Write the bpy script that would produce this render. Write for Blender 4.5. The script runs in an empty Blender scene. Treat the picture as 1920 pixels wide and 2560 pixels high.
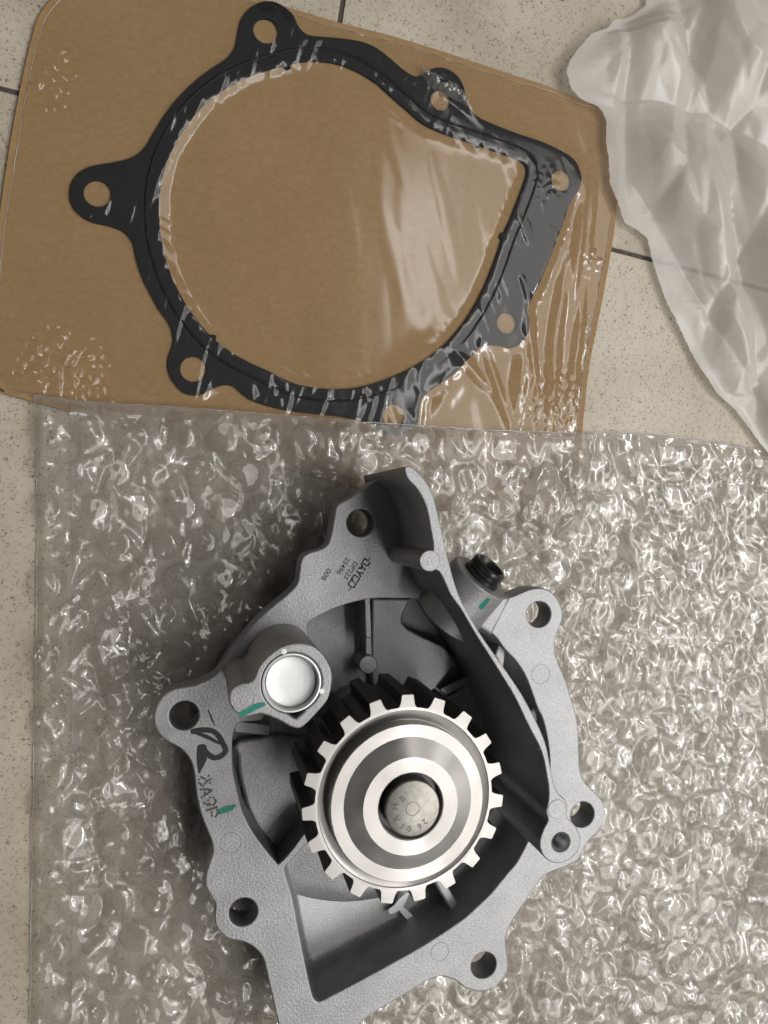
import bpy, bmesh, math, random
import numpy as np
from mathutils import Vector, Matrix
from mathutils.geometry import tessellate_polygon, convex_hull_2d

random.seed(7)
R = math.radians
MM = 0.001
C = bpy.context.scene.collection
SC = bpy.context.scene

# ------------------------------------------------------------------ camera
ZC = 270.0                       # camera height above the tiles, mm
TILT = math.atan2(460, 1923)     # the phone leans 13.4 degrees to the right
cd = bpy.data.cameras.new('Camera')
cd.sensor_fit = 'HORIZONTAL'; cd.sensor_width = 36; cd.lens = 36 * 1923 / 1920
cd.clip_start = 0.01; cd.clip_end = 50
cam = bpy.data.objects.new('Camera', cd); C.objects.link(cam)
cam.location = (0, 0, ZC * MM); cam.rotation_euler = (0, -TILT, 0)
SC.camera = cam

# ------------------------------------------------------------------ light
w = bpy.data.worlds.new('World'); SC.world = w; w.use_nodes = True
bg = w.node_tree.nodes['Background']
bg.inputs[0].default_value = (1.0, 0.965, 0.92, 1); bg.inputs[1].default_value = 0.07

def area(name, loc, sx, sy, power, col, target=None):
    l = bpy.data.lights.new(name, 'AREA'); l.shape = 'RECTANGLE'; l.size = sx; l.size_y = sy
    l.energy = power; l.color = col
    o = bpy.data.objects.new(name, l); C.objects.link(o); o.location = loc
    if target is not None:
        d = Vector(target) - Vector(loc); o.rotation_euler = d.to_track_quat('-Z', 'Y').to_euler()
    return o
WARM = (1.0, 0.962, 0.905)
area('ceiling_light', (1.3, -0.45, 2.0), 1.5, 3.2, 25, WARM)
area('window_light', (1.35, -0.55, 1.15), 1.0, 1.1, 5.0, (1.0, 0.98, 0.95), (0.08, -0.08, 0.03))
area('tube_lamp', (0.66, 0.42, 2.0), 0.06, 1.2, 3.5, (1.0, 0.99, 0.97))
area('tube_lamp', (1.5, -0.1, 1.9), 0.06, 1.3, 11.0, (0.97, 0.99, 1.0))
area('tube_lamp', (0.75, -1.3, 2.0), 0.06, 1.2, 11.0, (1.0, 0.99, 0.97))

SC.view_settings.view_transform = 'Standard'; SC.view_settings.look = 'None'
SC.view_settings.exposure = 0.3; SC.view_settings.gamma = 1.0
SC.view_settings.use_curve_mapping = False
SC.render.engine = 'CYCLES'
SC.cycles.max_bounces = 4; SC.cycles.diffuse_bounces = 1; SC.cycles.glossy_bounces = 2; SC.cycles.transparent_max_bounces = 12
SC.cycles.caustics_reflective = False; SC.cycles.caustics_refractive = False
SC.cycles.use_denoising = True; SC.cycles.use_adaptive_sampling = True; SC.cycles.adaptive_threshold = 0.03
SC.cycles.sample_clamp_indirect = 4

# ------------------------------------------------------------------ helpers
CA, SA = math.cos(TILT), math.sin(TILT)
def P(px, py, z=0.0):
    """photo sight line met with the level z (mm) -> world x, y in mm"""
    x = px - 960.0; y = py - 1280.0; f = 1923.0
    s = CA * f - SA * x
    d = ZC - z
    return (d * (CA * x + SA * f) / s, -d * y / s)
def PL(pts, z): return [P(a, b, z) for a, b in pts]

def smooth_loop(pts, n=3, closed=True):
    out = []; m = len(pts)
    rng = range(m) if closed else range(m - 1)
    for i in rng:
        if closed: p0, p1, p2, p3 = (pts[(i + k) % m] for k in (-1, 0, 1, 2))
        else: p0, p1, p2, p3 = pts[max(i - 1, 0)], pts[i], pts[i + 1], pts[min(i + 2, m - 1)]
        for k in range(n):
            t = k / n
            out.append(tuple(0.5 * (2 * b + (c - a) * t + (2 * a - 5 * b + 4 * c - d) * t * t + (-a + 3 * b - 3 * c + d) * t ** 3)
                             for a, b, c, d in zip(p0, p1, p2, p3)))
    if not closed: out.append(tuple(pts[-1]))
    return out
def circle(c, r, n=40, a0=0.0): return [(c[0] + r * math.cos(a0 + 2 * math.pi * i / n), c[1] + r * math.sin(a0 + 2 * math.pi * i / n)) for i in range(n)]
def signed_area(l): return 0.5 * sum(a[0] * b[1] - b[0] * a[1] for a, b in zip(l, l[1:] + l[:1]))
def ccw(l): return l if signed_area(l) > 0 else l[::-1]
def offset_loop(l, d):
    l = ccw(list(l)); n = len(l); out = []
    for i in range(n):
        a, b = Vector(l[i - 1]), Vector(l[(i + 1) % n])
        t = (b - a); t = t.normalized() if t.length > 1e-9 else Vector((1, 0))
        out.append((l[i][0] + t.y * d, l[i][1] - t.x * d))
    return out

ORG = {}
def put(name, me, mat, parent=None, origin=(0, 0, 0)):
    """link a mesh whose vertices are metres relative to origin (mm, world)"""
    o = bpy.data.objects.new(name, me); C.objects.link(o)
    if mat is not None and len(me.materials) == 0: me.materials.append(mat)
    po = (0, 0, 0)
    if parent is not None: o.parent = parent; po = ORG[parent]
    o.location = [(a - b) * MM for a, b in zip(origin, po)]
    ORG[o] = tuple(origin)
    return o
def mesh(name, verts, faces, mat, parent=None, smooth=False, origin=None):
    v = np.asarray(verts, float)
    if origin is None:
        origin = ((v[:, 0].min() + v[:, 0].max()) / 2, (v[:, 1].min() + v[:, 1].max()) / 2, v[:, 2].min())
    me = bpy.data.meshes.new(name)
    me.from_pydata(((v - np.array(origin)) * MM).tolist(), [], [list(map(int, f)) for f in faces]); me.update()
    if smooth is True: me.shade_smooth()
    elif smooth:
        me.shade_smooth()
        me.set_sharp_from_angle(angle=R(smooth))
    return put(name, me, mat, parent, origin)
def empty(name, loc):
    o = bpy.data.objects.new(name, None); C.objects.link(o); o.empty_display_size = 0.02
    o.location = [a * MM for a in loc]; ORG[o] = tuple(loc); return o
def tag(o, label=None, cat=None, kind=None):
    if label: o['label'] = label
    if cat: o['category'] = cat
    if kind: o['kind'] = kind
    return o

def plate(name, outer, holes, z0, z1, mat, parent=None, bevel=0.4, smooth=35):
    """flat part with rounded rims: filled 2D curve, extruded between z0 and z1"""
    cx = sum(p[0] for p in outer) / len(outer); cy = sum(p[1] for p in outer) / len(outer)
    cu = bpy.data.curves.new(name, 'CURVE'); cu.dimensions = '2D'; cu.fill_mode = 'BOTH'
    loops = [ccw(offset_loop(outer, -bevel))] + [ccw(offset_loop(h, bevel))[::-1] for h in holes]
    for l in loops:
        s = cu.splines.new('POLY'); s.points.add(len(l) - 1); s.use_cyclic_u = True
        for q, p in zip(s.points, l): q.co = ((p[0] - cx) * MM, (p[1] - cy) * MM, 0, 1)
    cu.extrude = max((z1 - z0) / 2 - bevel, 0.0001) * MM; cu.bevel_depth = bevel * MM; cu.bevel_resolution = 2
    t = bpy.data.objects.new('tmp', cu); C.objects.link(t)
    bpy.context.view_layer.update()
    dg = bpy.context.evaluated_depsgraph_get()
    me = bpy.data.meshes.new_from_object(t.evaluated_get(dg))
    bpy.data.objects.remove(t); bpy.data.curves.remove(cu)
    me.name = name
    bm = bmesh.new(); bm.from_mesh(me); bmesh.ops.remove_doubles(bm, verts=bm.verts, dist=1e-6)
    bmesh.ops.translate(bm, verts=bm.verts, vec=(0, 0, (z1 - z0) / 2 * MM))
    bmesh.ops.recalc_face_normals(bm, faces=bm.faces)
    bm.to_mesh(me); bm.free()
    me.materials.clear(); me.shade_smooth(); me.set_sharp_from_angle(angle=R(smooth))
    bm = bmesh.new(); bm.from_mesh(me)
    for e in bm.edges:
        if len(e.link_faces) == 2 and (abs(e.link_faces[0].normal.z) > .999) != (abs(e.link_faces[1].normal.z) > .999): e.smooth = False
    bm.to_mesh(me); bm.free()
    return put(name, me, mat, parent, (cx, cy, z0))

def lathe(name, prof, c, mat, parent=None, n=72, smooth=30, closed=False):
    v = []; f = []; m = len(prof)
    for i in range(n):
        a = 2 * math.pi * i / n
        for r, z in prof: v.append((c[0] + r * math.cos(a), c[1] + r * math.sin(a), z))
    for i in range(n):
        j = (i + 1) % n
        for k in range(m if closed else m - 1):
            l = (k + 1) % m
            f.append((i * m + k, j * m + k, j * m + l, i * m + l))
    o = mesh(name, v, f, mat, parent, smooth, origin=(c[0], c[1], min(p[1] for p in prof)))
    bm = bmesh.new(); bm.from_mesh(o.data); bmesh.ops.remove_doubles(bm, verts=bm.verts, dist=1e-7)
    bmesh.ops.recalc_face_normals(bm, faces=bm.faces); bm.to_mesh(o.data); bm.free()
    return o
def loft(name, loops, mat, parent=None, cap_last=False, cap_first=False, smooth=40):
    """loops: list of (points, z) with equal counts"""
    n = len(loops[0][0]); v = []; f = []
    for l, z in loops: v += [(p[0], p[1], z) for p in l]
    for k in range(len(loops) - 1):
        for i in range(n):
            j = (i + 1) % n
            f.append((k * n + i, k * n + j, (k + 1) * n + j, (k + 1) * n + i))
    for flag, k in ((cap_first, 0), (cap_last, len(loops) - 1)):
        if flag:
            for t in tessellate_polygon([[Vector((p[0], p[1], 0)) for p in loops[k][0]]]): f.append([k * n + q for q in t])
    o = mesh(name, v, f, mat, parent, smooth)
    bm = bmesh.new(); bm.from_mesh(o.data); bmesh.ops.recalc_face_normals(bm, faces=bm.faces); bm.to_mesh(o.data); bm.free()
    return o
def ribbon(name, strokes, z, mat, parent, thick=0.06, rnd=True):
    """flat painted strokes: list of (points mm, widths mm)"""
    v = []; f = []
    for pts, ws in strokes:
        n = len(pts)
        if not isinstance(ws, (list, tuple)): ws = [ws] * n
        if rnd:
            q = smooth_loop([(p[0], p[1], a) for p, a in zip(pts, ws)], 4, False)
            pts = [(a, b_) for a, b_, c in q]; ws = [c for a, b_, c in q]
            t0 = (Vector(pts[0]) - Vector(pts[1])).normalized(); t1 = (Vector(pts[-1]) - Vector(pts[-2])).normalized()
            for k in (0.35, 0.6, 0.85):
                e0 = Vector(pts[0] if k == .35 else o0) ; e1_ = Vector(pts[-1] if k == .35 else o1)
                if k == .35: o0, o1, w0, w1 = tuple(e0), tuple(e1_), ws[0], ws[-1]
                a = Vector(o0) + t0 * w0 / 2 * k; c = Vector(o1) + t1 * w1 / 2 * k; kk = math.sqrt(1 - k * k)
                pts = [tuple(a)] + pts + [tuple(c)]; ws = [w0 * kk] + ws + [w1 * kk]
        n = len(pts); b = len(v)
        for i in range(n):
            a, c = Vector(pts[max(i - 1, 0)]), Vector(pts[min(i + 1, n - 1)])
            t = (c - a).normalized(); nn = Vector((-t.y, t.x)) * ws[i] / 2
            p = Vector(pts[i])
            if not rnd and i == 0: p = p - t * ws[i] * 0.3
            if not rnd and i == n - 1: p = p + t * ws[i] * 0.3
            for s in (1, -1):
                q = p + nn * s
                v.append((q.x, q.y, z)); v.append((q.x, q.y, z + thick))
        for i in range(n - 1):
            k = b + 4 * i
            f.append((k + 1, k + 3, k + 7, k + 5)); f.append((k, k + 1, k + 5, k + 4)); f.append((k + 2, k + 6, k + 7, k + 3))
        f.append((b, b + 2, b + 3, b + 1)); k = b + 4 * (n - 1); f.append((k, k + 1, k + 3, k + 2))
    return mesh(name, v, f, mat, parent)
def tube_mesh(path, r, n=8, closed=True):
    v = []; f = []; m = len(path)
    for i in range(m):
        a = Vector(path[i - 1] if (closed or i > 0) else path[i]); c = Vector(path[(i + 1) % m] if (closed or i < m - 1) else path[i])
        t = (c - a).normalized(); s = t.cross(Vector((0, 0, 1))).normalized(); u = s.cross(t)
        rr = r[i] if isinstance(r, (list, tuple)) else r
        for k in range(n):
            q = Vector(path[i]) + (s * math.cos(2 * math.pi * k / n) + u * math.sin(2 * math.pi * k / n)) * rr
            v.append(tuple(q))
    for i in range(m if closed else m - 1):
        j = (i + 1) % m
        for k in range(n):
            l = (k + 1) % n
            f.append((i * n + k, j * n + k, j * n + l, i * n + l))
    return v, f
def text(name, body, c, z, size, ang, mat, parent, thick=0.04, fit=None, bold=0.0):
    cu = bpy.data.curves.new(name, 'FONT'); cu.body = body; cu.size = size * MM; cu.align_x = 'CENTER'; cu.align_y = 'CENTER'
    cu.extrude = thick * MM; cu.offset = bold * MM
    t = bpy.data.objects.new('tmp', cu); C.objects.link(t); bpy.context.view_layer.update()
    me = bpy.data.meshes.new_from_object(t.evaluated_get(bpy.context.evaluated_depsgraph_get()))
    bpy.data.objects.remove(t); bpy.data.curves.remove(cu)
    if fit:
        xs = [v.co.x for v in me.vertices]; k = fit * MM / (max(xs) - min(xs))
        for v in me.vertices: v.co.x *= k
    me.transform(Matrix.Rotation(ang, 4, 'Z')); me.materials.clear()
    return put(name, me, mat, parent, (c[0], c[1], z))

# numpy gradient noise -------------------------------------------------
_rng = np.random.RandomState(3)
_perm = _rng.permutation(512); _perm = np.concatenate([_perm, _perm, _perm])
_ang = _rng.rand(512) * 2 * np.pi; _gx, _gy = np.cos(_ang), np.sin(_ang)
def pn(x, y, seed=0):
    x = np.asarray(x, float) + seed * 17.31; y = np.asarray(y, float) - seed * 9.77
    xi = np.floor(x).astype(int); yi = np.floor(y).astype(int); xf = x - xi; yf = y - yi
    u = xf ** 3 * (xf * (xf * 6 - 15) + 10); v = yf ** 3 * (yf * (yf * 6 - 15) + 10)
    def g(ix, iy, fx, fy):
        h = _perm[(_perm[(ix & 511)] + (iy & 511)) % 512] % 512
        return _gx[h] * fx + _gy[h] * fy
    a = g(xi, yi, xf, yf); b = g(xi + 1, yi, xf - 1, yf); c = g(xi, yi + 1, xf, yf - 1); d = g(xi + 1, yi + 1, xf - 1, yf - 1)
    return 1.5 * ((a * (1 - u) + b * u) * (1 - v) + (c * (1 - u) + d * u) * v)
def ridge(x, y, seed=0): return 1 - np.abs(pn(x, y, seed)) * 2
def facets(x, y, cell, seed=0):
    """distance difference of the two nearest of jittered points: flat facets, straight creases"""
    x = np.asarray(x, float) / cell; y = np.asarray(y, float) / cell
    xi = np.floor(x).astype(int); yi = np.floor(y).astype(int)
    d1 = np.full(x.shape, 9.0); d2 = np.full(x.shape, 9.0); hv = np.zeros(x.shape)
    for i in (-1, 0, 1):
        for j in (-1, 0, 1):
            cx = xi + i; cy = yi + j
            h = _perm[(_perm[(cx + seed * 31) & 511] + (cy & 511)) % 512] % 512
            h2 = _perm[(h + 77) % 512] % 512
            dx = cx + h / 512.0 - x; dy = cy + h2 / 512.0 - y
            d = np.sqrt(dx * dx + dy * dy)
            near = d < d1
            d2 = np.where(near, d1, np.minimum(d2, d)); d1 = np.where(near, d, d1)
    return d2 - d1
def inside(poly, x, y):
    x = np.asarray(x); y = np.asarray(y); r = np.zeros(x.shape, bool)
    n = len(poly)
    for i in range(n):
        x0, y0 = poly[i]; x1, y1 = poly[(i + 1) % n]
        if y0 == y1: continue
        c = ((y0 > y) != (y1 > y)) & (x < (x1 - x0) * (y - y0) / (y1 - y0) + x0)
        r ^= c
    return r
def sstep(a, b, x): t = np.clip((x - a) / (b - a), 0, 1); return t * t * (3 - 2 * t)

# ------------------------------------------------------------------ materials
def mat_new(name):
    m = bpy.data.materials.new(name); m.use_nodes = True
    nt = m.node_tree; nt.nodes.clear()
    out = nt.nodes.new('ShaderNodeOutputMaterial')
    return m, nt, out
class N:
    def __init__(s, nt): s.nt = nt
    def __call__(s, t, **kw):
        n = s.nt.nodes.new('ShaderNode' + t)
        for k, v in kw.items():
            if hasattr(n, k): setattr(n, k, v)
        return n
    def ln(s, a, b): s.nt.links.new(a, b)
def ramp(n, stops):
    r = n('ValToRGB'); e = r.color_ramp.elements
    while len(e) < len(stops): e.new(0.5)
    for q, (p, c) in zip(e, stops): q.position = p; q.color = (*c, 1) if len(c) == 3 else c
    return r
def coords(n, scale):
    tc = n('TexCoord'); mp = n('Mapping'); mp.inputs['Scale'].default_value = scale if hasattr(scale, '__len__') else (scale,) * 3
    n.ln(tc.outputs['Object'], mp.inputs[0]); return mp.outputs[0]
def noise(n, vec, scale, detail=3, rough=0.5):
    t = n('TexNoise'); t.inputs['Scale'].default_value = scale; t.inputs['Detail'].default_value = detail; t.inputs['Roughness'].default_value = rough
    n.ln(vec, t.inputs['Vector']); return t
def principled(n, out, base=(.5, .5, .5), metal=0.0, rough=0.5, **kw):
    b = n('BsdfPrincipled'); b.inputs['Base Color'].default_value = (*base, 1); b.inputs['Metallic'].default_value = metal; b.inputs['Roughness'].default_value = rough
    for k, v in kw.items(): b.inputs[k.replace('_', ' ')].default_value = v
    n.ln(b.outputs[0], out.inputs[0]); return b
def bump(n, b, h, strength, dist):
    k = n('Bump'); k.inputs['Strength'].default_value = strength; k.inputs['Distance'].default_value = dist
    n.ln(h, k.inputs['Height']); n.ln(k.outputs[0], b.inputs['Normal']); return k

def cast_metal(name, base, rough, grain, strength):
    m, nt, out = mat_new(name); n = N(nt)
    b = principled(n, out, base, 0.75, rough)
    v = coords(n, 1.0)
    g = noise(n, v, grain, 2, 0.6); l = noise(n, v, 90, 4)
    r = ramp(n, [(0.3, tuple(c * 0.80 for c in base)), (0.7, tuple(min(1, c * 1.12) for c in base))]); n.ln(l.outputs[0], r.inputs[0])
    g2 = ramp(n, [(0.35, (0.82, 0.82, 0.82)), (0.75, (1.1, 1.1, 1.1))]); n.ln(g.outputs[0], g2.inputs[0])
    mx = n('Mix', data_type='RGBA', blend_type='MULTIPLY'); mx.inputs[0].default_value = 1
    n.ln(r.outputs[0], mx.inputs[6]); n.ln(g2.outputs[0], mx.inputs[7]); n.ln(mx.outputs[2], b.inputs['Base Color'])
    rr = n('MapRange'); rr.inputs[3].default_value = rough - .08; rr.inputs[4].default_value = rough + .1; n.ln(l.outputs[0], rr.inputs[0]); n.ln(rr.outputs[0], b.inputs['Roughness'])
    bump(n, b, g.outputs[0], strength, 0.0003)
    return m
M_cast = cast_metal('cast_aluminium', (.37, .37, .375), 0.5, 1500, 0.42)
M_castin = cast_metal('cast_aluminium_recess', (.37, .37, .375), 0.52, 1700, 0.4)

def turned(name, base, rough, aniso, marks):
    m, nt, out = mat_new(name); n = N(nt)
    b = principled(n, out, base, 1.0, rough, Anisotropic=aniso)
    if aniso:
        b.inputs['Anisotropic Rotation'].default_value = 0.25; t = n('Tangent', direction_type='RADIAL', axis='Z'); n.ln(t.outputs[0], b.inputs['Tangent'])
    tc = n('TexCoord'); sx = n('SeparateXYZ'); n.ln(tc.outputs['Object'], sx.inputs[0])
    l = n('VectorMath', operation='LENGTH'); cx = n('CombineXYZ'); n.ln(sx.outputs[0], cx.inputs[0]); n.ln(sx.outputs[1], cx.inputs[1]); n.ln(cx.outputs[0], l.inputs[0])
    w1 = n('TexNoise', noise_dimensions='1D'); w1.inputs['Scale'].default_value = 3500; w1.inputs['Detail'].default_value = 2; n.ln(l.outputs['Value'], w1.inputs['W'])
    bump(n, b, w1.outputs[0], marks, 0.00004)
    nn = noise(n, tc.outputs['Object'], 160, 4); rr = n('MapRange'); rr.inputs[3].default_value = rough * .75; rr.inputs[4].default_value = rough * 1.35
    n.ln(nn.outputs[0], rr.inputs[0]); n.ln(rr.outputs[0], b.inputs['Roughness'])
    return m
M_turn = turned('turned_steel', (.375, .36, .345), 0.33, 0.85, 0.2)
M_tooth = turned('sintered_steel', (.36, .347, .333), 0.4, 0.0, 0.1)
M_side = cast_metal('dark_side_steel', (.10, .098, .095), 0.5, 1200, 0.2)  # darker steel for the tooth sides and the pulley's outer wall
M_shaft = cast_metal('shaft_steel', (.30, .285, .26), 0.4, 700, 0.12)

def simple(name, base, rough=0.5, metal=0.0, grain=None, strength=0.2, var=0.15, **kw):
    m, nt, out = mat_new(name); n = N(nt); b = principled(n, out, base, metal, rough, **kw)
    v = coords(n, 1.0); t = noise(n, v, grain or 400, 4)
    r = ramp(n, [(0.3, tuple(c * (1 - var) for c in base)), (0.7, tuple(c * (1 + var) for c in base))]); n.ln(t.outputs[0], r.inputs[0]); n.ln(r.outputs[0], b.inputs['Base Color'])
    bump(n, b, t.outputs[0], strength, 0.0002); return m
M_cap = simple('plated_cap', (.72, .73, .72), 0.5, 0.55, 300, 0.05, 0.05)
M_black = simple('black_plastic', (.012, .012, .013), 0.3, 0, 500, 0.1)
M_rubber = simple('black_rubber_coating', (.008, .008, .009), 0.62, 0, 600, 0.08, Specular_IOR_Level=0.25)
M_thread = simple('threaded_steel', (.5, .5, .51), 0.35, 0.8)
M_code = simple('stamped_code_metal', (.2, .2, .2), 0.35, 0.8)
M_green = simple('green_paint', (.004, .19, .135), 0.45, 0, 1500, 0.3, 0.2)
M_white = simple('white_paint', (.88, .90, .94), 0.4, 0, 900, 0.1, 0.05)
M_ink = simple('laser_print', (.012, .012, .012), 0.6, 0, 900)
M_stamp = simple('stamped_metal', (.06, .057, .05), 0.45, 0.6, 900)
def ink():
    m, nt, out = mat_new('marker_ink'); n = N(nt)
    b = n('BsdfPrincipled'); b.inputs['Base Color'].default_value = (.018, .012, .02, 1); b.inputs['Roughness'].default_value = .4
    t = n('BsdfTransparent'); mx = n('MixShader'); v = coords(n, 1.0); k = noise(n, v, 1400, 3)
    r = ramp(n, [(0.2, (0, 0, 0)), (0.36, (1, 1, 1))]); n.ln(k.outputs[0], r.inputs[0])
    n.ln(r.outputs[0], mx.inputs[0]); n.ln(t.outputs[0], mx.inputs[1]); n.ln(b.outputs[0], mx.inputs[2]); n.ln(mx.outputs[0], out.inputs[0]); return m
M_marker = ink()

def tile_mat():
    m, nt, out = mat_new('speckled_tile'); n = N(nt); b = principled(n, out, (.5, .43, .33), 0, 0.42)
    v = coords(n, 1.0)
    a = noise(n, v, 22, 6, 0.62); r = ramp(n, [(0.3, (.37, .315, .24)), (0.52, (.47, .415, .33)), (0.72, (.54, .49, .41))]); n.ln(a.outputs[0], r.inputs[0])
    def speck(scale, lo, hi, dens):
        wv = noise(n, v, scale * 1.6, 2)
        vo = n('TexVoronoi'); vo.inputs['Scale'].default_value = scale
        ad = n('MixRGB' if False else 'Mix', data_type='RGBA', blend_type='LINEAR_LIGHT'); ad.inputs[0].default_value = 0.0016
        n.ln(v, ad.inputs[6]); n.ln(wv.outputs['Color'], ad.inputs[7]); n.ln(ad.outputs[2], vo.inputs['Vector'])
        d = ramp(n, [(lo, (1, 1, 1)), (hi, (0, 0, 0))]); n.ln(vo.outputs['Distance'], d.inputs[0])
        sel = ramp(n, [(dens, (1, 1, 1)), (dens + .02, (0, 0, 0))]); n.ln(vo.outputs['Color'], sel.inputs[0])
        mu = n('Math', operation='MULTIPLY'); n.ln(d.outputs[0], mu.inputs[0]); n.ln(sel.outputs[0], mu.inputs[1]); return mu
    s1 = speck(950, 0.2, 0.4, 0.48); s2 = speck(480, 0.12, 0.26, 0.42)
    mx = n('Math', operation='MAXIMUM'); n.ln(s1.outputs[0], mx.inputs[0]); n.ln(s2.outputs[0], mx.inputs[1])
    c = n('Mix', data_type='RGBA'); n.ln(mx.outputs[0], c.inputs[0]); n.ln(r.outputs[0], c.inputs[6]); c.inputs[7].default_value = (.12, .095, .07, 1)
    n.ln(c.outputs[2], b.inputs['Base Color'])
    g = noise(n, v, 300, 3); bump(n, b, g.outputs[0], 0.12, 0.0006); return m
M_tile = tile_mat()
M_grout = simple('grout', (.075, .062, .05), 0.9, 0, 500, 0.5, 0.35)

def card_mat():
    m, nt, out = mat_new('kraft_cardboard'); n = N(nt); b = principled(n, out, (.33, .2, .09), 0, 0.85)
    v = coords(n, (1, 1, 1)); va = coords(n, (0.6, 1, 1))
    f = noise(n, va, 620, 5, 0.8); a = noise(n, v, 28, 6, 0.62)
    r = ramp(n, [(0.2, (.225, .134, .055)), (0.5, (.305, .19, .085)), (0.8, (.385, .255, .125))])
    mx = n('Mix', data_type='FLOAT'); mx.inputs[0].default_value = 0.3; n.ln(f.outputs[0], mx.inputs[2]); n.ln(a.outputs[0], mx.inputs[3]); n.ln(mx.outputs[0], r.inputs[0])
    n.ln(r.outputs[0], b.inputs['Base Color']); bump(n, b, f.outputs[0], 0.25, 0.0002); return m
M_card = card_mat()

def film(name, gloss, lo, hi, white, whitecol, tint, bscale, bstr, bdist, trans=0.0):
    """thin clear plastic: transparent, Fresnel gloss and a little milky scatter"""
    m, nt, out = mat_new(name); n = N(nt)
    lw = n('LayerWeight'); lw.inputs[0].default_value = 0.5
    pw = n('Math', operation='POWER'); n.ln(lw.outputs['Facing'], pw.inputs[0]); pw.inputs[1].default_value = 3.5
    mr = n('MapRange'); mr.inputs[3].default_value = lo; mr.inputs[4].default_value = hi; n.ln(pw.outputs[0], mr.inputs[0])
    tr = n('BsdfTransparent'); tr.inputs[0].default_value = (*tint, 1)
    gl = n('BsdfGlossy'); gl.inputs['Roughness'].default_value = gloss
    df = n('BsdfDiffuse'); df.inputs[0].default_value = (*whitecol, 1); tl = n('BsdfTranslucent'); tl.inputs[0].default_value = (*whitecol, 1)
    ms = n('MixShader'); ms.inputs[0].default_value = trans; n.ln(df.outputs[0], ms.inputs[1]); n.ln(tl.outputs[0], ms.inputs[2])
    m1 = n('MixShader'); m1.inputs[0].default_value = white; n.ln(tr.outputs[0], m1.inputs[1]); n.ln(ms.outputs[0], m1.inputs[2])
    m2 = n('MixShader'); n.ln(mr.outputs[0], m2.inputs[0]); n.ln(m1.outputs[0], m2.inputs[1]); n.ln(gl.outputs[0], m2.inputs[2])
    n.ln(m2.outputs[0], out.inputs[0])
    if bstr:
        v = coords(n, 1.0); t = noise(n, v, bscale, 3, 0.55); k = n('Bump'); k.inputs['Strength'].default_value = bstr; k.inputs['Distance'].default_value = bdist
        n.ln(t.outputs[0], k.inputs['Height']); n.ln(k.outputs[0], gl.inputs['Normal']); n.ln(k.outputs[0], lw.inputs['Normal'])
    return m
M_bub = film('bubble_film', 0.08, 0.085, 0.9, 0.20, (.92, .895, .86), (.935, .92, .895), 130, 0.0, 0.0016, 0.35)
M_bub2 = film('bubble_dome_film', 0.06, 0.08, 0.9, 0.05, (.92, .90, .87), (.97, .965, .955), 150, 0.0, 0.0012, 0.4)
M_shrink = film('shrink_film', 0.11, 0.055, 0.8, 0.008, (.9, .9, .9), (.985, .985, .985), 120, 0.0, 0.0004, 0.3)
M_seal = film('film_seal', 0.15, 0.12, 0.9, 0.35, (.85, .82, .78), (.95, .95, .95), 900, 0.5, 0.0003, 0.5)
M_tear = film('torn_film', 0.09, 0.14, 0.9, 0.22, (.9, .9, .88), (.95, .95, .95), 900, 0.0, 0.0003, 0.5)
M_milk = film('milky_film', 0.28, 0.05, 0.45, 0.64, (.95, .925, .885), (.96, .955, .94), 400, 0.0, 0.0004, 0.45)

# ================================================================== the floor
jo = Vector(P(852, 443, 0)); ja = Vector(P(22, 226, 0)); jb = Vector(P(1595, 640, 0))
e1 = (jb - ja).normalized(); e2 = Vector((-e1.y, e1.x))
t0 = (Vector(P(853, 30, 0)) - ja).dot(e1)
T = 470.0; gap = 1.9
def tw(u, v): q = ja + e1 * u + e2 * v; return (q.x, q.y)
fl = plate('floor', [tw(t0 - 800, -800), tw(t0 + 800, -800), tw(t0 + 800, 800), tw(t0 - 800, 800)], [], -4, -0.7, M_grout, None, 0.1)
tag(fl, 'beige speckled tile floor with dark joints', None, 'structure')
for (u, v) in ((t0 - T, 0), (t0, 0), (t0 - 1.5 * T, -T), (t0 - .5 * T, -T), (t0 + .5 * T, -T), (t0 - T, -2 * T), (t0, -2 * T)):
    g = gap / 2
    q = [(u + g, v + g), (u + T - g, v + g), (u + T - g, v + T - g), (u + g, v + T - g)]
    plate('tile', [tw(*a) for a in q], [], -3.5, 0.0, M_tile, fl, 0.35)

# ================================================================== cardboard, gasket, film
card_px = [(160, -25), (125, 0), (96, 39), (80, 87), (58, 178), (29, 328), (5, 482), (-15, 650), (-33, 860), (-28, 930), (10, 978), (75, 1002), (600, 1142), (1330, 1335), (1395, 1338), (1432, 1300), (1440, 1240),
           (1457, 1071), (1475, 910), (1506, 754), (1529, 624), (1543, 520), (1546, 440), (1542, 370), (1528, 310), (1495, 266), (1423, 236), (1351, 208), (1279, 186), (1134, 137), (989, 92), (845, 55), (729, 20), (600, -18), (450, -48), (260, -52)]
ZK = 2.0
card_loop = smooth_loop(PL(card_px, ZK), 4)
card = plate('cardboard_backing', card_loop, [], 0.05, ZK, M_card, None, 0.25)
tag(card, 'brown kraft cardboard backing card with rounded corners lying under the black gasket', 'cardboard')

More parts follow.
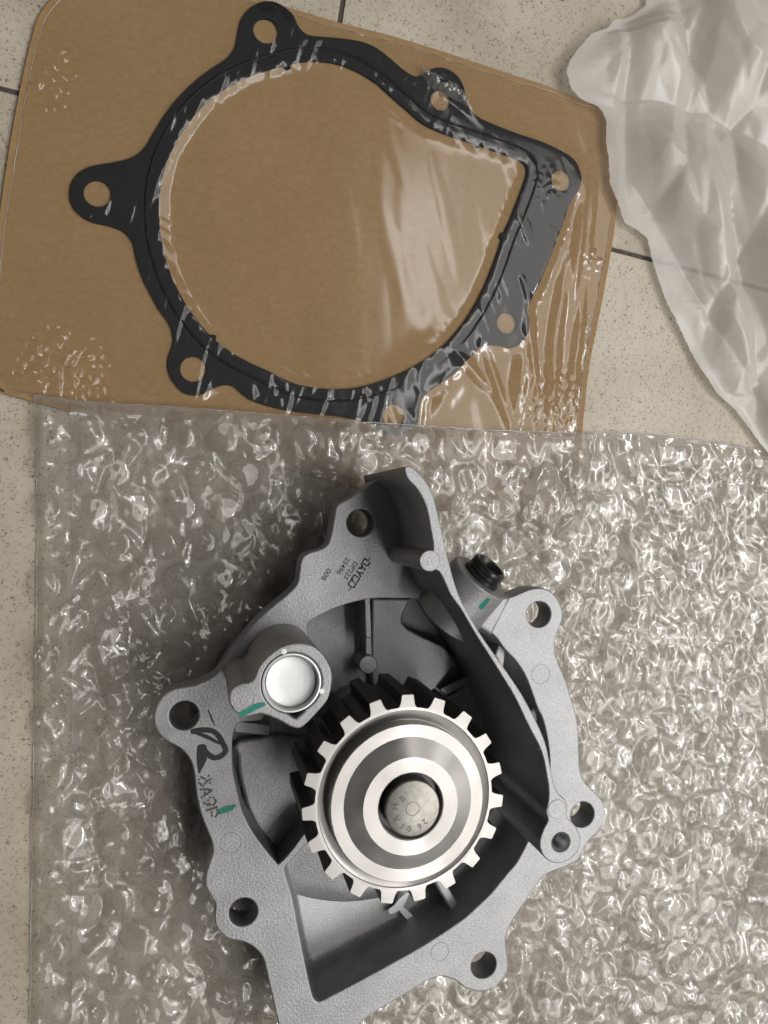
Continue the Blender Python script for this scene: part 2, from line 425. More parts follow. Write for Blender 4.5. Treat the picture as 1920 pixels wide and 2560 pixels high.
ZG0, ZG = 2.05, 3.1
g_out = [(648, 6), (622, 22), (603, 48), (595, 82), (588, 116), (567, 145), (525, 173), (482, 207), (443, 246), (410, 289), (386, 328), (366, 362), (342, 386), (308, 400), (260, 409), (222, 417), (193, 434), (176, 463), (175, 501), (193, 532), (227, 554), (270, 564), (308, 579), (331, 607), (340, 646), (350, 680),
         (366, 717), (395, 770), (424, 813), (433, 847), (429, 871), (419, 900), (422, 934), (439, 963), (463, 984), (497, 988), (525, 975), (554, 963), (583, 965), (605, 985), (641, 1006), (723, 1027), (840, 1040), (925, 1056), (950, 1078), (985, 1090), (1022, 1082), (1045, 1056), (1050, 1011), (1060, 990), (1087, 968),
         (1136, 934), (1174, 895), (1198, 872), (1222, 862), (1252, 864), (1280, 869), (1304, 857), (1321, 833), (1324, 799), (1319, 775), (1328, 751), (1352, 702), (1381, 630), (1408, 558), (1424, 512), (1444, 482), (1454, 453), (1450, 424), (1433, 395), (1399, 374), (1351, 352), (1293, 333), (1230, 308), (1192, 289), (1170, 260),
         (1160, 217), (1143, 188), (1114, 170), (1086, 170), (1062, 184), (1038, 190), (1008, 173), (970, 140), (931, 113), (883, 99), (820, 92), (772, 87), (748, 67), (735, 40), (723, 26), (699, 9), (675, 2)]
g_in = [(748, 154), (796, 152), (844, 159), (893, 178), (941, 207), (979, 241), (1018, 275), (1057, 308), (1110, 333), (1182, 357), (1230, 374), (1288, 395), (1312, 410), (1318, 434), (1302, 482), (1278, 545), (1259, 588), (1242, 640), (1218, 702), (1184, 770), (1136, 837), (1078, 890), (1001, 934), (919, 963), (846, 973), (750, 963),
        (675, 929), (603, 895), (540, 852), (492, 799), (448, 731), (420, 664), (405, 606), (398, 545), (401, 472), (415, 410), (439, 357), (472, 304), (516, 255), (569, 217), (627, 188), (685, 169)]
g_holes = [((665, 77), 31), ((243.5, 483.5), 31), ((483.5, 923), 31), ((986, 1040), 30), ((1268, 808), 28), ((1404, 451), 29), ((1102, 250), 27)]
go = smooth_loop(PL(g_out, ZG), 3); gi = smooth_loop(PL(g_in, ZG), 3)
gh = [circle(P(*c, ZG), r / 7.19, 32) for c, r in g_holes]
gasket = plate('pump_gasket', go, [gi] + gh, ZG0, ZG, M_rubber, None, 0.2)
tag(gasket, 'flat black ring gasket with bolt-hole ears under clear film on the brown card', 'gasket')
bl = offset_loop(gi, 4.3)[::2]
bl2 = []
for i in range(len(bl)):       # keep the bead inside the ring where the ring necks
    bl2.append((bl[i][0], bl[i][1], ZG - 0.1))
v, f = tube_mesh(bl2, 0.62, 8); mesh('bead', v, f, M_rubber, gasket, True)
for (px, py), a in (((717, 165), -95), ((1192, 360), -70), ((1258, 590), 200), ((532, 846), 45)):
    q = P(px, py, ZG); ax = R(a)
    plate('locating_nub', [(q[0] + 1.5 * math.cos(ax + b), q[1] + 1.5 * math.sin(ax + b)) for b in (0, 1.2, 2.2, 3.6, 4.6)], [], ZG0 + .1, ZG - .1, M_rubber, gasket, 0.15)

# film: a height field that drapes over card and gasket
fx0, fx1 = min(p[0] for p in card_loop) - 1, max(p[0] for p in card_loop) + 1
fy0, fy1 = min(p[1] for p in card_loop) - 1, max(p[1] for p in card_loop) + 1
st = 0.65
gx = np.arange(fx0, fx1, st); gy = np.arange(fy0, fy1, st)
X, Y = np.meshgrid(gx, gy)
edge_n = offset_loop(card_loop, -2.2)
edge = []
for i, (a, b) in enumerate(edge_n):
    k = 0.55 * float(pn(a / 6, b / 6, 4)) + 0.25 * float(pn(a / 1.7, b / 1.7, 5))
    edge.append((a + k, b + k))
IN = inside(edge, X, Y)
mask = inside(go, X, Y) & ~inside(gi, X, Y)
def blur(a, k):
    for ax in (0, 1):
        c = np.cumsum(np.pad(a, [(k + 1, k) if i == ax else (0, 0) for i in (0, 1)], mode='edge'), axis=ax)
        n_ = a.shape[ax]
        a = (np.take(c, range(2 * k + 1, 2 * k + 1 + n_), axis=ax) - np.take(c, range(0, n_), axis=ax)) / (2 * k + 1)
    return a
md = mask.astype(float)
for _ in range(2):
    s = md.copy()
    for dx, dy in ((1, 0), (-1, 0), (0, 1), (0, -1)): s = np.maximum(s, np.roll(np.roll(md, dy, 0), dx, 1))
    md = s
dr = np.clip(blur(blur(md, 2), 2), 0, 1)
near = blur(mask.astype(float), 9)
edgeb = np.clip(near * (1 - mask) * 3, 0, 1)
def gauss(px, py, sx, sy, ang=0.0):
    c = P(px, py, ZK); ca, sa = math.cos(ang), math.sin(ang)
    u = (X - c[0]) * ca + (Y - c[1]) * sa; v_ = -(X - c[0]) * sa + (Y - c[1]) * ca
    return np.exp(-(u / sx) ** 2 - (v_ / sy) ** 2)
H = ZK + 0.15 + 1.25 * dr
H += 0.3 * (1 - dr) * near                                             # tented beside the gasket
rightw = sstep(20, 130, X)
H += (0.05 + 0.22 * rightw) * np.maximum(0, pn(X / 10 + 0.25 * Y / 10, Y / 60, 11)) * (1 - .5 * dr)      # long pulled streaks
H += 0.02 * pn(X / 5, Y / 30, 12)
H += 0.09 * edgeb * np.sin((X * 0.5 + Y * 0.8 + 3 * pn(X / 12, Y / 12, 13)) * 1.5) * sstep(-.2, .2, pn(X / 16, Y / 16, 14))
wq = sstep(0.05, .35, pn(X / 13, Y / 13, 18))
H += 0.34 * dr * wq * np.maximum(0, pn((X + Y * .4) / 3.4, (Y - X * .4) / 26, 19)) + 0.3 * dr * (1 - .6 * rightw) * sstep(-.05, .3, pn(X / 15, Y / 15, 20)) * np.maximum(0, pn((X - Y) / 24, (X + Y) / 3.6, 22)) + .6 * dr * (1 - rightw) * np.maximum(0, pn((X - .3 * Y) / 3.0, Y / 16, 23))
for (px, py, s, amp) in ((110, 920, 12, 1.9), (190, 900, 9, 1.2), (125, 150, 8, 1.4), (110, 220, 8, 1.4), (1390, 1010, 12, .9), (1490, 820, 7, .6), (1480, 640, 7, .4), (1370, 470, 5, .5), (200, 560, 7, .5), (230, 1060, 12, .7)):
    H += amp * gauss(px, py, s, s) * np.abs(pn(X / 2.2, Y / 3.0, 15)) * 1.4
H += 1.9 * gauss(1108, 215, 8, 2.6, -0.55) + 1.0 * gauss(1165, 262, 4, 2, -0.7)      # puckered spot over the torn hole
H += 0.8 * gauss(1060, 880, 13, 5, 0.75) + 1.0 * gauss(1120, 985, 15, 5, 0.9) + 1.0 * gauss(1300, 960, 3.2, 14, -0.15)
for (px, py, sx, sy, an, am) in ((1448, 600, 2.2, 22, -.12, 1.3), (1475, 560, 1.3, 14, -.12, .8), (1400, 760, 2.6, 20, -.2, .9), (1380, 960, 2.4, 16, -.1, 1.2), (1330, 900, 1.6, 16, .12, .9), (1440, 880, 1.8, 22, -.12, 1.0), (1240, 960, 1.8, 12, .35, .9), (1180, 930, 2, 10, .8, 1.0)):
    H += am * gauss(px, py, sx, sy, an)
H += 0.5 * sstep(150, 165, X) * np.abs(pn(X / 2.4, Y / 16, 17)) * (1 - dr)
dist_e = np.full(X.shape, 99.0)
ea = np.array(edge)
for k in range(0, len(ea), 2): dist_e = np.minimum(dist_e, np.hypot(X - ea[k, 0], Y - ea[k, 1]))
H = ZK + 0.12 + (H - ZK - 0.12) * sstep(0, 5, dist_e) + 0.12 * np.abs(pn(X / 1.6, Y / 1.6, 16)) * (1 - sstep(0, 6, dist_e))
ny, nx = X.shape
cell = IN[:-1, :-1].astype(int) + IN[1:, :-1] + IN[:-1, 1:] + IN[1:, 1:]
ii = np.arange(ny * nx).reshape(ny, nx)
keep = cell >= 2
F = np.stack([ii[:-1, :-1][keep], ii[:-1, 1:][keep], ii[1:, 1:][keep], ii[1:, :-1][keep]], 1)
VX, VY, VZ = X.ravel().copy(), Y.ravel().copy(), H.ravel().copy()
used = np.unique(F)
for k in used[~IN.ravel()[used]]:
    d = np.hypot(ea[:, 0] - VX[k], ea[:, 1] - VY[k]); q = d.argmin(); VX[k], VY[k] = ea[q]; VZ[k] = ZK + .13
rm = -np.ones(ny * nx, int); rm[used] = np.arange(len(used))
shr = mesh('shrink_film', np.stack([VX[used], VY[used], VZ[used]], 1), rm[F], M_shrink, card, True)
# a torn, puckered patch of film over the upper right bolt hole
tu, tv_ = np.meshgrid(np.linspace(-1, 1, 46), np.linspace(-1, 1, 18))
c0 = P(1112, 214, 4); ca, sa = math.cos(-0.62), math.sin(-0.62)
wd = (1 - np.abs(tu) ** 2.2) * 2.6 + .5 + .5 * pn(tu * 3, tu * 0, 24)
lx_, ly_ = tu * 10.5, tv_ * wd + 1.2 * np.sin(tu * 2.6)
zz_ = 4.2 + 1.5 * (1 - tu ** 2) * np.cos(tv_ * 1.5) + .8 * pn(lx_ / 1.6, ly_ / 4, 25) + .5 * ridge(lx_ / 3, ly_ / 1.5, 26) - 1.0 * tv_ ** 2
q_ = np.arange(46 * 18).reshape(18, 46)
tf_ = [(q_[i, j], q_[i, j + 1], q_[i + 1, j + 1], q_[i + 1, j]) for i in range(17) for j in range(45) if (tu[i, j] + .12) ** 2 * 40 + (tv_[i, j] - .1) ** 2 * 9 > 1]
mesh('torn_film', np.stack([(c0[0] + lx_ * ca - ly_ * sa).ravel(), (c0[1] + lx_ * sa + ly_ * ca).ravel(), np.maximum(zz_, 3.3).ravel()], 1), tf_, M_tear, card, True)
sp = [(a, b, ZK + 0.15 + 0.12 * random.random()) for a, b in edge]
v, f = tube_mesh(sp, [0.10 + 0.22 * abs(float(pn(a / 2.5, b / 2.5, 21))) for a, b, c in sp], 6)
mesh('film_seal', v, f, M_seal, card, True)

# ================================================================== milky plastic sheet
left_px = [(1640, -60), (1625, 0), (1599, 23), (1534, 52), (1519, 70), (1480, 83), (1443, 125), (1425, 151), (1417, 177), (1428, 218), (1449, 244), (1474, 256), (1497, 264), (1508, 276), (1519, 302), (1516, 353), (1524, 395), (1527, 457), (1547, 510), (1573, 551), (1608, 570), (1631, 590), (1646, 655), (1662, 702), (1683, 759), (1724, 842), (1761, 915), (1808, 983), (1849, 1019), (1886, 1066), (1925, 1120), (1975, 1180)]
ly = np.array([p[1] for p in left_px], float); lx = np.array([p[0] for p in left_px], float)
nr, nc = 300, 150
tt = np.linspace(-60, 1180, nr)
lxx = np.interp(tt, ly, lx) + 2.5 * pn(tt / 9, tt * 0, 31)
ss = np.linspace(0, 1, nc) ** 1.1
PXg = lxx[:, None] + (2260 - lxx[:, None]) * ss[None, :]; PYg = tt[:, None] + 0 * ss[None, :]
x = PXg - 960; y = PYg - 1280; s_ = CA * 1923 - SA * x; d_ = ZC - 6.0
SX = d_ * (CA * x + SA * 1923) / s_; SY = -d_ * y / s_
wx = SX + 2 * pn(SX / 30, SY / 30, 41); wy = SY + 2 * pn(SX / 30, SY / 30, 42)
ew = sstep(0.03, 0.22, ss)[None, :]
hh = 17 * np.minimum(facets(wx + .35 * wy, wy * .5, 46, 1), .62) + 7.0 * np.minimum(facets(wx * .9, wy * .45 - .35 * wx, 24, 2), .55) + 1.5 * np.minimum(facets(wx * .9 + .3 * wy, wy * .4 - .2 * wx, 11, 3), .45)
hh += 3.0 * pn(SX / 45, SY / 45, 43) + 2.0
SZ = 1.2 + np.maximum(0, 1.6 + 0.8 * pn(SX / 18, SY / 18, 44)) * (1 - ew) + ew * np.maximum(hh, 0.3)
oncard = sstep(-2, 3, -np.hypot(np.maximum(SX - P(1530, 400, 2)[0], 0), 0) + 3)
SZ = SZ + 2.8 * oncard
ii = np.arange(nr * nc).reshape(nr, nc)
F = np.stack([ii[:-1, :-1].ravel(), ii[1:, :-1].ravel(), ii[1:, 1:].ravel(), ii[:-1, 1:].ravel()], 1)
sheet = mesh('plastic_sheet', np.stack([SX.ravel(), SY.ravel(), SZ.ravel()], 1), F, M_milk, None, 50)
tag(sheet, 'crumpled milky white plastic sheet lying over the corner of the card', 'plastic sheet')

# ================================================================== pump contours
ZF = 30.0; ZT = 66.0; ZFL = 11.0
fl_px = [(936, 1203), (905, 1225), (866, 1249), (842, 1265), (835, 1294), (823, 1352), (806, 1371), (775, 1381), (755, 1396), (748, 1429), (743, 1458), (717, 1487), (669, 1526), (630, 1564), (591, 1617), (553, 1672), (530, 1693), (505, 1705), (486, 1713), (451, 1719), (424, 1727), (402, 1745), (390, 1767), (384, 1792), (388, 1817), (399, 1837), (419, 1854), (439, 1864), (457, 1877), (471, 1893), (480, 1911), (486, 1937), (490, 1980), (499, 2025), (512, 2062), (525, 2094), (532, 2116), (530, 2138), (518, 2172), (513, 2198), (514, 2216), (522, 2231), (532, 2248), (538, 2262), (537, 2281), (537, 2303), (543, 2323), (558, 2339), (578, 2350), (601, 2353), (623, 2361), (641, 2374), (654, 2390), (661, 2406), (668, 2437), (677, 2478), (695, 2558),
         (705, 2620), (725, 2665), (765, 2690), (810, 2680), (838, 2640), (862, 2596), (905, 2556), (934, 2533), (982, 2505), (1030, 2476), (1069, 2452), (1103, 2442), (1136, 2450), (1165, 2471), (1199, 2479), (1233, 2471), (1262, 2442), (1271, 2415), (1266, 2370), (1265, 2340), (1282, 2301), (1318, 2249), (1345, 2210), (1361, 2190), (1385, 2178), (1417, 2166), (1445, 2150), (1457, 2130), (1469, 2106), (1497, 2078), (1512, 2047), (1513, 2020), (1501, 1995), (1477, 1971), (1457, 1947), (1449, 1911), (1447, 1840), (1441, 1791), (1426, 1737), (1412, 1693), (1394, 1653), (1387, 1625), (1389, 1596), (1399, 1570), (1407, 1538), (1399, 1505), (1379, 1480), (1354, 1470), (1325, 1473), (1300, 1483), (1274, 1493), (1225, 1500),
         (1150, 1460), (1080, 1400), (1035, 1340), (1005, 1270), (985, 1215), (960, 1197)]
flange_loop = smooth_loop(PL(fl_px, ZF), 3)
kF = (ZC - ZF) / 1923 / CA * 0.99
bolt = [((901, 1307), 33), ((460, 1789), 36), ((608, 2281), 34), ((1209, 2414), 32.4), ((1456, 2037), 31), ((1347, 1536), 30), ((768, 2618), 33)]
bolt_loops = [circle(P(*c, ZF), 4.3, 36) for c, r in bolt]
op_px = [(1049, 1497), (987, 1496), (929, 1497), (866, 1511), (808, 1535), (768, 1562), (775, 1600), (785, 1650), (770, 1700), (720, 1745), (672, 1765), (655, 1800), (600, 1806), (588, 1822), (582, 1850), (581, 1881), (584, 1931), (595, 1982), (609, 2033), (635, 2083), (664, 2123), (690, 2155), (700, 2157), (736, 2116), (762, 2082), (790, 2070), (800, 2085), (768, 2108), (730, 2150), (714, 2168), (712, 2180), (731, 2245), (755, 2370), (775, 2466), (784, 2495), (794, 2504), (810, 2499), (934, 2433), (1030, 2380), (1100, 2337), (1158, 2297), (1194, 2265), (1230, 2230), (1266, 2186), (1290, 2158), (1306, 2130), (1318, 2106), (1340, 2060), (1368, 1990), (1374, 1900), (1365, 1830), (1354, 1791), (1343, 1769), (1318, 1700), (1293, 1657), (1260, 1621), (1242, 1596), (1215, 1572), (1170, 1550), (1110, 1520)]
open_loop = smooth_loop(PL(op_px, ZF), 3)

pc = P(1007, 1995, 60)
AX = (54.1, -77.6)
pump = empty('water_pump', (AX[0], AX[1], 3.5))
tag(pump, 'grey cast aluminium water pump with a toothed steel pulley, lying on bubble wrap', 'water pump')
housing = plate('flange', flange_loop, bolt_loops + [open_loop], 20.0, ZF, M_cast, pump, 0.45)
# recess below the flange: walls with a little draft, rounded foot, floor
ol = ccw(open_loop)
loft('recess', [(offset_loop(ol, 0.05), 29.3), (offset_loop(ol, -0.6), 16), (offset_loop(ol, -1.0), 13), (offset_loop(ol, -1.7), 11.6), (offset_loop(ol, -2.6), ZFL)], M_castin, pump, cap_last=True)
hp = [Vector(p) for p in ol]; hi = convex_hull_2d(hp); hull = [tuple(hp[k]) for k in hi]
hull = smooth_loop(offset_loop(hull, 3.2), 2)
loft('rear_casing', [(hull, 20.5), (offset_loop(hull, -1.5), 6), (offset_loop(hull, -4), 3.5)], M_cast, pump, cap_last=True)

# things standing in the recess
def blk(name, px, z, z1, z0=ZFL - 0.3, bev=0.4, m=None, sm=0):
    l = PL(px, z)
    if sm: l = smooth_loop(l, sm)
    return plate(name, l, [], z0, z1, m or M_castin, pump, bev)
blk('raised_floor', [(930, 1499), (1020, 1498), (1008, 1535), (1006, 1555), (1018, 1570), (1057, 1591), (1108, 1614), (1122, 1628), (1139, 1661), (1093, 1716), (1060, 1820), (960, 1790), (928, 1700)], 20, 20, bev=0.8)
blk('rib', [(911, 1494), (926, 1494), (929, 1592), (914, 1592)], 28, 28)
blk('rib', [(914, 1590), (929, 1590), (930, 1650), (914, 1650)], 23, 23)
o = lathe('ejector_pin', [(0, 27), (2.7, 27), (3.05, 26.7), (3.05, ZFL - .2)], P(921, 1662, 27), M_castin, pump, 32)
blk('pad', [(1102, 1722), (1168, 1690), (1178, 1705), (1118, 1738)], 19, 19, bev=0.4)
blk('pad', [(1120, 1742), (1172, 1706), (1196, 1745), (1214, 1790), (1222, 1850), (1160, 1850), (1120, 1790)], 16.5, 16.5, bev=0.5)
blk('pocket_floor', [(600, 1850), (594, 1890), (597, 1935), (608, 1985), (622, 2033), (647, 2078), (672, 2106), (692, 2122), (715, 2095), (745, 2060), (790, 2020), (790, 1850)], 18, 18, bev=1.2, sm=2)
blk('ledge', [(586, 1803), (676, 1816), (672, 1842), (588, 1834)], 27, 26, bev=0.5)
blk('rib', [(1166, 2296), (1140, 2304), (1060, 2160), (1084, 2150)], 24, 22.5, bev=1.0)
blk('rib', [(1250, 1604), (1266, 1622), (1258, 1664), (1236, 1640)], 27, 27, bev=0.8)
blk('rib', [(1343, 1755), (1358, 1785), (1336, 1815), (1300, 1815), (1316, 1790)], 26, 26, bev=1.0)
rst = (Vector(P(850, 2255, 12)) - Vector(AX)).length
lathe('machined_step', [(0, ZFL + 5), (24, ZFL + 5), (rst - 6, ZFL + 2.4), (rst - .5, ZFL + 1.1), (rst, ZFL + .7), (rst, ZFL - 1)], AX, M_castin, pump, 96)
lathe('bearing_housing', [(0, 41.5), (18, 41.5), (19, 40.5), (20.5, 14), (23, ZFL)], AX, M_castin, pump, 64)

# ring marks left by ejector pins on the flange
for (px, py, r) in ((577, 2107, 25), (1352, 1686, 26), (1100, 2380, 24)):
    c = P(px, py, ZF); v, f = tube_mesh([(*q, ZF) for q in circle(c, r / 8.0, 40)], 0.09, 6); mesh('pin_mark', v, f, M_castin, housing, True)

# shroud wall
wing_px = [(1014, 1166), (1029, 1167), (1047, 1182), (1065, 1203), (1077, 1225), (1087, 1252), (1097, 1295), (1108, 1342), (1119, 1389), (1134, 1447), (1149, 1491), (1171, 1534), (1199, 1581), (1231, 1628), (1267, 1679), (1303, 1733), (1331, 1784), (1353, 1830), (1367, 1868), (1375, 1911), (1383, 1951), (1394, 1982), (1413, 1999), (1419, 2020), (1417, 2042), (1434, 2059), (1449, 2084), (1451, 2110), (1436, 2140), (1403, 2158), (1373, 2153), (1354, 2132), (1349, 2104), (1359, 2072), (1370, 2051), (1365, 2028), (1371, 2000), (1371, 1967), (1365, 1931), (1357, 1891), (1345, 1860), (1328, 1828), (1312, 1796), (1285, 1740), (1256, 1692), (1227, 1646), (1199, 1603), (1173, 1560), (1152, 1523), (1126, 1487), (1108, 1447), (1096, 1428), (1080, 1420), (1078, 1390), (1083, 1365), (1076, 1321), (1067, 1274), (1054, 1241), (1040, 1219), (1020, 1198), (1012, 1178)]
kT = (ZC - ZT) / (ZC) * ZC / 1923
tc = P(1402, 2106, ZT)
shroud = plate('shroud_wall', smooth_loop(PL(wing_px, ZT), 3), [circle(tc, 2.75, 40)], 12.0, ZT, M_cast, pump, 0.35)
lathe('ejector_pin', [(0, ZT + .25), (2.75, ZT + .25), (2.95, ZT + .05), (2.95, 14)], P(1074, 1402, ZT), M_cast, shroud, 36)
lathe('ejector_pin', [(0, ZT + .12), (2.65, ZT + .12), (2.8, ZT), (2.95, 14)], P(1392, 2023, ZT), M_cast, shroud, 36)
prof = [(2.75, ZT - .1), (2.2, ZT - .8)]
z = ZT - .8
while z > ZT - 14: prof += [(2.2, z), (1.95, z - .4), (2.2, z - .8)]; z -= .8
prof += [(0.01, z)]
lathe('screw_thread', prof, tc, M_thread, shroud, 36, 15)
# a burr on the shroud rim
q = P(1352, 1872, ZT); lathe('casting_burr', [(0, ZT - .2), (.45, ZT - .5), (.6, ZT - 1.2), (.4, ZT - 2)], q, M_cast, shroud, 12)

# plug boss
boss_px = [(828, 1719), (818, 1752), (794, 1781), (768, 1808), (750, 1821), (728, 1818), (697, 1801), (659, 1786), (640, 1787), (620, 1792), (601, 1789), (582, 1774), (571, 1746), (579, 1722), (601, 1709), (624, 1705), (636, 1692), (644, 1672), (659, 1650), (693, 1622), (726, 1609), (765, 1609), (794, 1622), (818, 1651), (830, 1683)]
bc = P(729.5, 1707.5, ZT); br = 7.95
notch = [P(760, 1779, ZT), P(741, 1797, ZT), P(736, 1797, ZT), P(716, 1783, ZT)]
cl = circle(bc, br + 0.05, 64)
ang = lambda p: math.atan2(p[1] - bc[1], p[0] - bc[0])
a0, a1 = sorted((ang(notch[0]), ang(notch[3])))
cl = [p for p in cl if not (a0 - .05 < ang(p) < a1 + .05)]
bl_loop = sorted(cl + notch, key=ang)
boss = plate('plug_boss', smooth_loop(PL(boss_px, ZT), 3), [bl_loop], 24.0, ZT, M_cast, pump, 0.5)
lathe('core_plug', [(0, ZT - 2.75), (3, ZT - 2.72), (5.2, ZT - 2.55), (6.1, ZT - 2.35), (6.5, ZT - 2.2), (6.62, ZT - 2.25), (6.7, ZT - 2.5), (6.75, ZT - 3.0), (7.0, ZT - 3.0), (7.1, ZT - 1.0), (7.2, ZT - .1), (7.45, ZT + .12), (7.8, ZT + .05), (7.9, ZT - .3), (7.9, ZT - 5)], bc, M_cap, boss, 72, 30)
for (px, py, r) in ((710, 1629, .8), (805, 1728, .8)):
    lathe('staking_pin', [(0, ZT + .12), (r - .1, ZT + .12), (r, ZT), (r, ZT - 1)], P(px, py, ZT), M_cap, boss, 20)
v, f = tube_mesh([(*q, ZT) for q in circle(P(606, 1746, ZT), 3.0, 40)], 0.08, 6); mesh('pin_mark', v, f, M_castin, boss, True)

# side outlet with a black plug: turned about its own axis, which leans up to the back
on = Vector((0.52, 0.74, 0.41)).normalized()
oc = Vector((*P(1202, 1442, 46), 46))
rot = on.to_track_quat('Z', 'Y').to_matrix()
def axial(name, prof, mat, parent, n=48, smooth=30, closed=False, off=0.0):
    v = []; f = []; m = len(prof)
    for i in range(n):
        a = 2 * math.pi * i / n
        for r, h in prof: v.append(tuple(oc + rot @ Vector((r * math.cos(a), r * math.sin(a), h + off))))
    for i in range(n):
        j = (i + 1) % n
        for k in range(m - 1): f.append((i * m + k, j * m + k, j * m + k + 1, i * m + k + 1))
    o = mesh(name, v, f, mat, parent, smooth)
    bm = bmesh.new(); bm.from_mesh(o.data); bmesh.ops.remove_doubles(bm, verts=bm.verts, dist=1e-7); bmesh.ops.recalc_face_normals(bm, faces=bm.faces); bm.to_mesh(o.data); bm.free()
    return o
outlet = axial('outlet_pipe', [(5.6, -6), (5.6, -.3), (5.9, 0), (9.3, 0), (9.8, -.5), (10.2, -11), (10.5, -17.5), (0.01, -19)], M_cast, pump, 56)
axial('pipe_plug', [(0.01, 1.6), (4.0, 1.6), (4.2, 4.4), (4.5, 4.9), (5.0, 5.0), (5.6, 4.6), (5.8, 4.0), (5.75, 3.2), (5.5, 3.0), (5.75, 2.8), (5.8, 2.0), (5.5, 1.6), (6.1, 1.2), (6.2, .3), (5.5, -3)], M_black, outlet, 56)
blk('outlet_web', [(1128, 1478), (1180, 1560), (1226, 1582), (1268, 1498), (1210, 1475)], 34, 36, 20, 1.5, M_cast)

# ------------------------------------------------------------------ pulley
ZR = 69.0
pulley = lathe('pulley', [(8.7, 66), (8.7, 74.2), (9.0, 74.5), (12.9, 74.5), (13.1, 74.4), (17.4, 72.1), (17.6, 72.0), (20.9, 72.0), (21.1, 71.8), (21.1, 67.7), (21.3, 67.6), (23.8, 68.7), (24.0, ZR), (24.75, ZR), (24.75, 41), (20, 41), (20, 66)], AX, M_turn, pump, 152, 22, closed=True)
pulley.data.materials.append(M_side)
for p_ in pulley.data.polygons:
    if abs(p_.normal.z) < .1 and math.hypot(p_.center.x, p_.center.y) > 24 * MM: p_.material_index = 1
a0 = math.atan2(P(1020, 1734, ZR)[1] - AX[1], P(1020, 1734, ZR)[0] - AX[0])
# one tooth mesh, shared: trapezoid with hollow flanks
hp_ = []
for r, hw in ((24.55, 2.75), (25.1, 2.25), (26.0, 1.95), (27.0, 1.82), (27.9, 1.7), (28.2, 1.5)): hp_.append((r, hw))
sec = [(r, -h) for r, h in hp_] + [(r, h) for r, h in reversed(hp_)]
bev = 0.1; n_ = len(sec); tv = []; tf = []
def inset(sec, d): return [(r - (d if r > 27.5 else 0), y * (1 - d / 2.2)) for r, y in sec]
for l, z in ((sec, 41.0), (sec, ZR - bev - .02), (inset(sec, bev * .4), ZR - bev * .35 - .02), (inset(sec, bev), ZR - .02)):
    tv += [(r * MM, y * MM, (z - 41) * MM) for r, y in l]
for k in range(3):
    for i in range(n_): j = (i + 1) % n_; tf.append((k * n_ + i, k * n_ + j, (k + 1) * n_ + j, (k + 1) * n_ + i))
tf.append(tuple(range(3 * n_, 4 * n_))); tf.append(tuple(range(n_ - 1, -1, -1)))
tm = bpy.data.meshes.new('tooth'); tm.from_pydata(tv, [], tf); tm.update(); tm.shade_smooth(); tm.set_sharp_from_angle(angle=R(14)); tm.materials.append(M_tooth); tm.materials.append(M_side)
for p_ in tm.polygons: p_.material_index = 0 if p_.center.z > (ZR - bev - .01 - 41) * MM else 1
for i in range(19):
    o = put('tooth', tm, None, pulley, (AX[0], AX[1], 41)); o.rotation_euler.z = a0 - 2 * math.pi * i / 19
shaft = lathe('shaft', [(0, 76.2), (6.9, 76.2), (7.15, 76.1), (7.4, 75.8), (7.4, 66)], AX, M_shaft, pump, 72, 25)
v, f = tube_mesh([(*q, 76.2) for q in circle((AX[0], AX[1]), 1.75, 40)], 0.1, 6); mesh('centre_mark', v, f, M_shaft, shaft, True)
lathe('shaft_gap_shade', [(7.4, 71.5), (8.8, 71.5)], AX, M_black, pump, 48)  # black ring laid in the gap round the shaft, shade put into colour
for ch, (cx, cy) in zip('2601AMB', ((1120, 1140), (1000, 1250), (770, 1300), (610, 1250), (480, 1075), (460, 800), (610, 610))):
    q = P(940 + cx / 9.217, 1930 + cy / 9.217, 76.2); a = math.atan2(q[1] - AX[1], q[0] - AX[0])
    text('stamped_letter', ch, q, 76.22, 2.3, a - math.pi / 2, M_stamp, shaft, 0.02)

# ------------------------------------------------------------------ writing and paint
TA = math.atan2(-.829, -.558); TR = (math.cos(TA), math.sin(TA)); TU = (-TR[1], TR[0])
def mk(name, strokes, c, wid, hei, z, mat, parent):
    out = []
    for pts, wd in strokes:
        out.append(([(c[0] + TR[0] * (x - .5) * wid + TU[0] * (y - .5) * hei, c[1] + TR[1] * (x - .5) * wid + TU[1] * (y - .5) * hei) for x, y in pts], wd))
    return ribbon(name, out, z, mat, parent, 0.03, False)
W = 0.52
ST = []
def seg(x0, pts, w_=W): ST.append(([(x0 + a * 0.185, b) for a, b in pts], w_))
seg(0.0, [(0.05, .1), (.75, .1), (.85, .3), (.85, .5)]); seg(0, [(.05, .1), (.05, .52)]); seg(0, [(0.1, .92), (.75, .92), (.85, .8), (.85, .66)])
seg(.2, [(0.0, .08), (.42, .52)]); seg(.2, [(.9, .08), (.5, .55)]); seg(.2, [(.3, .74), (.48, .92), (.6, .75)]); seg(.2, [(.25, .28), (.65, .28)], .36)
seg(.4, [(.42, .08), (.42, .5)]); seg(.4, [(.42, .5), (.05, .92)]); seg(.4, [(.42, .5), (.85, .92)])
seg(.6, [(.9, .1), (.1, .1), (.05, .25), (.05, .52)]); seg(.6, [(.05, .68), (.1, .92), (.9, .92)]); seg(.6, [(.9, .1), (.9, .3)])
seg(.8, [(.05, .5), (.05, .1), (.85, .1), (.9, .3), (.9, .52)]); seg(.8, [(.05, .68), (.1, .92), (.85, .92), (.9, .7)])
ST.append(([(-.13, .6), (0.02, .6)], .28)); ST.append(([(.97, .6), (1.12, .6)], .28))
cD = P(897, 1434, ZF)
mk('printed_logo', ST, cD, 10.2, 2.6, ZF + .01, M_ink, housing)
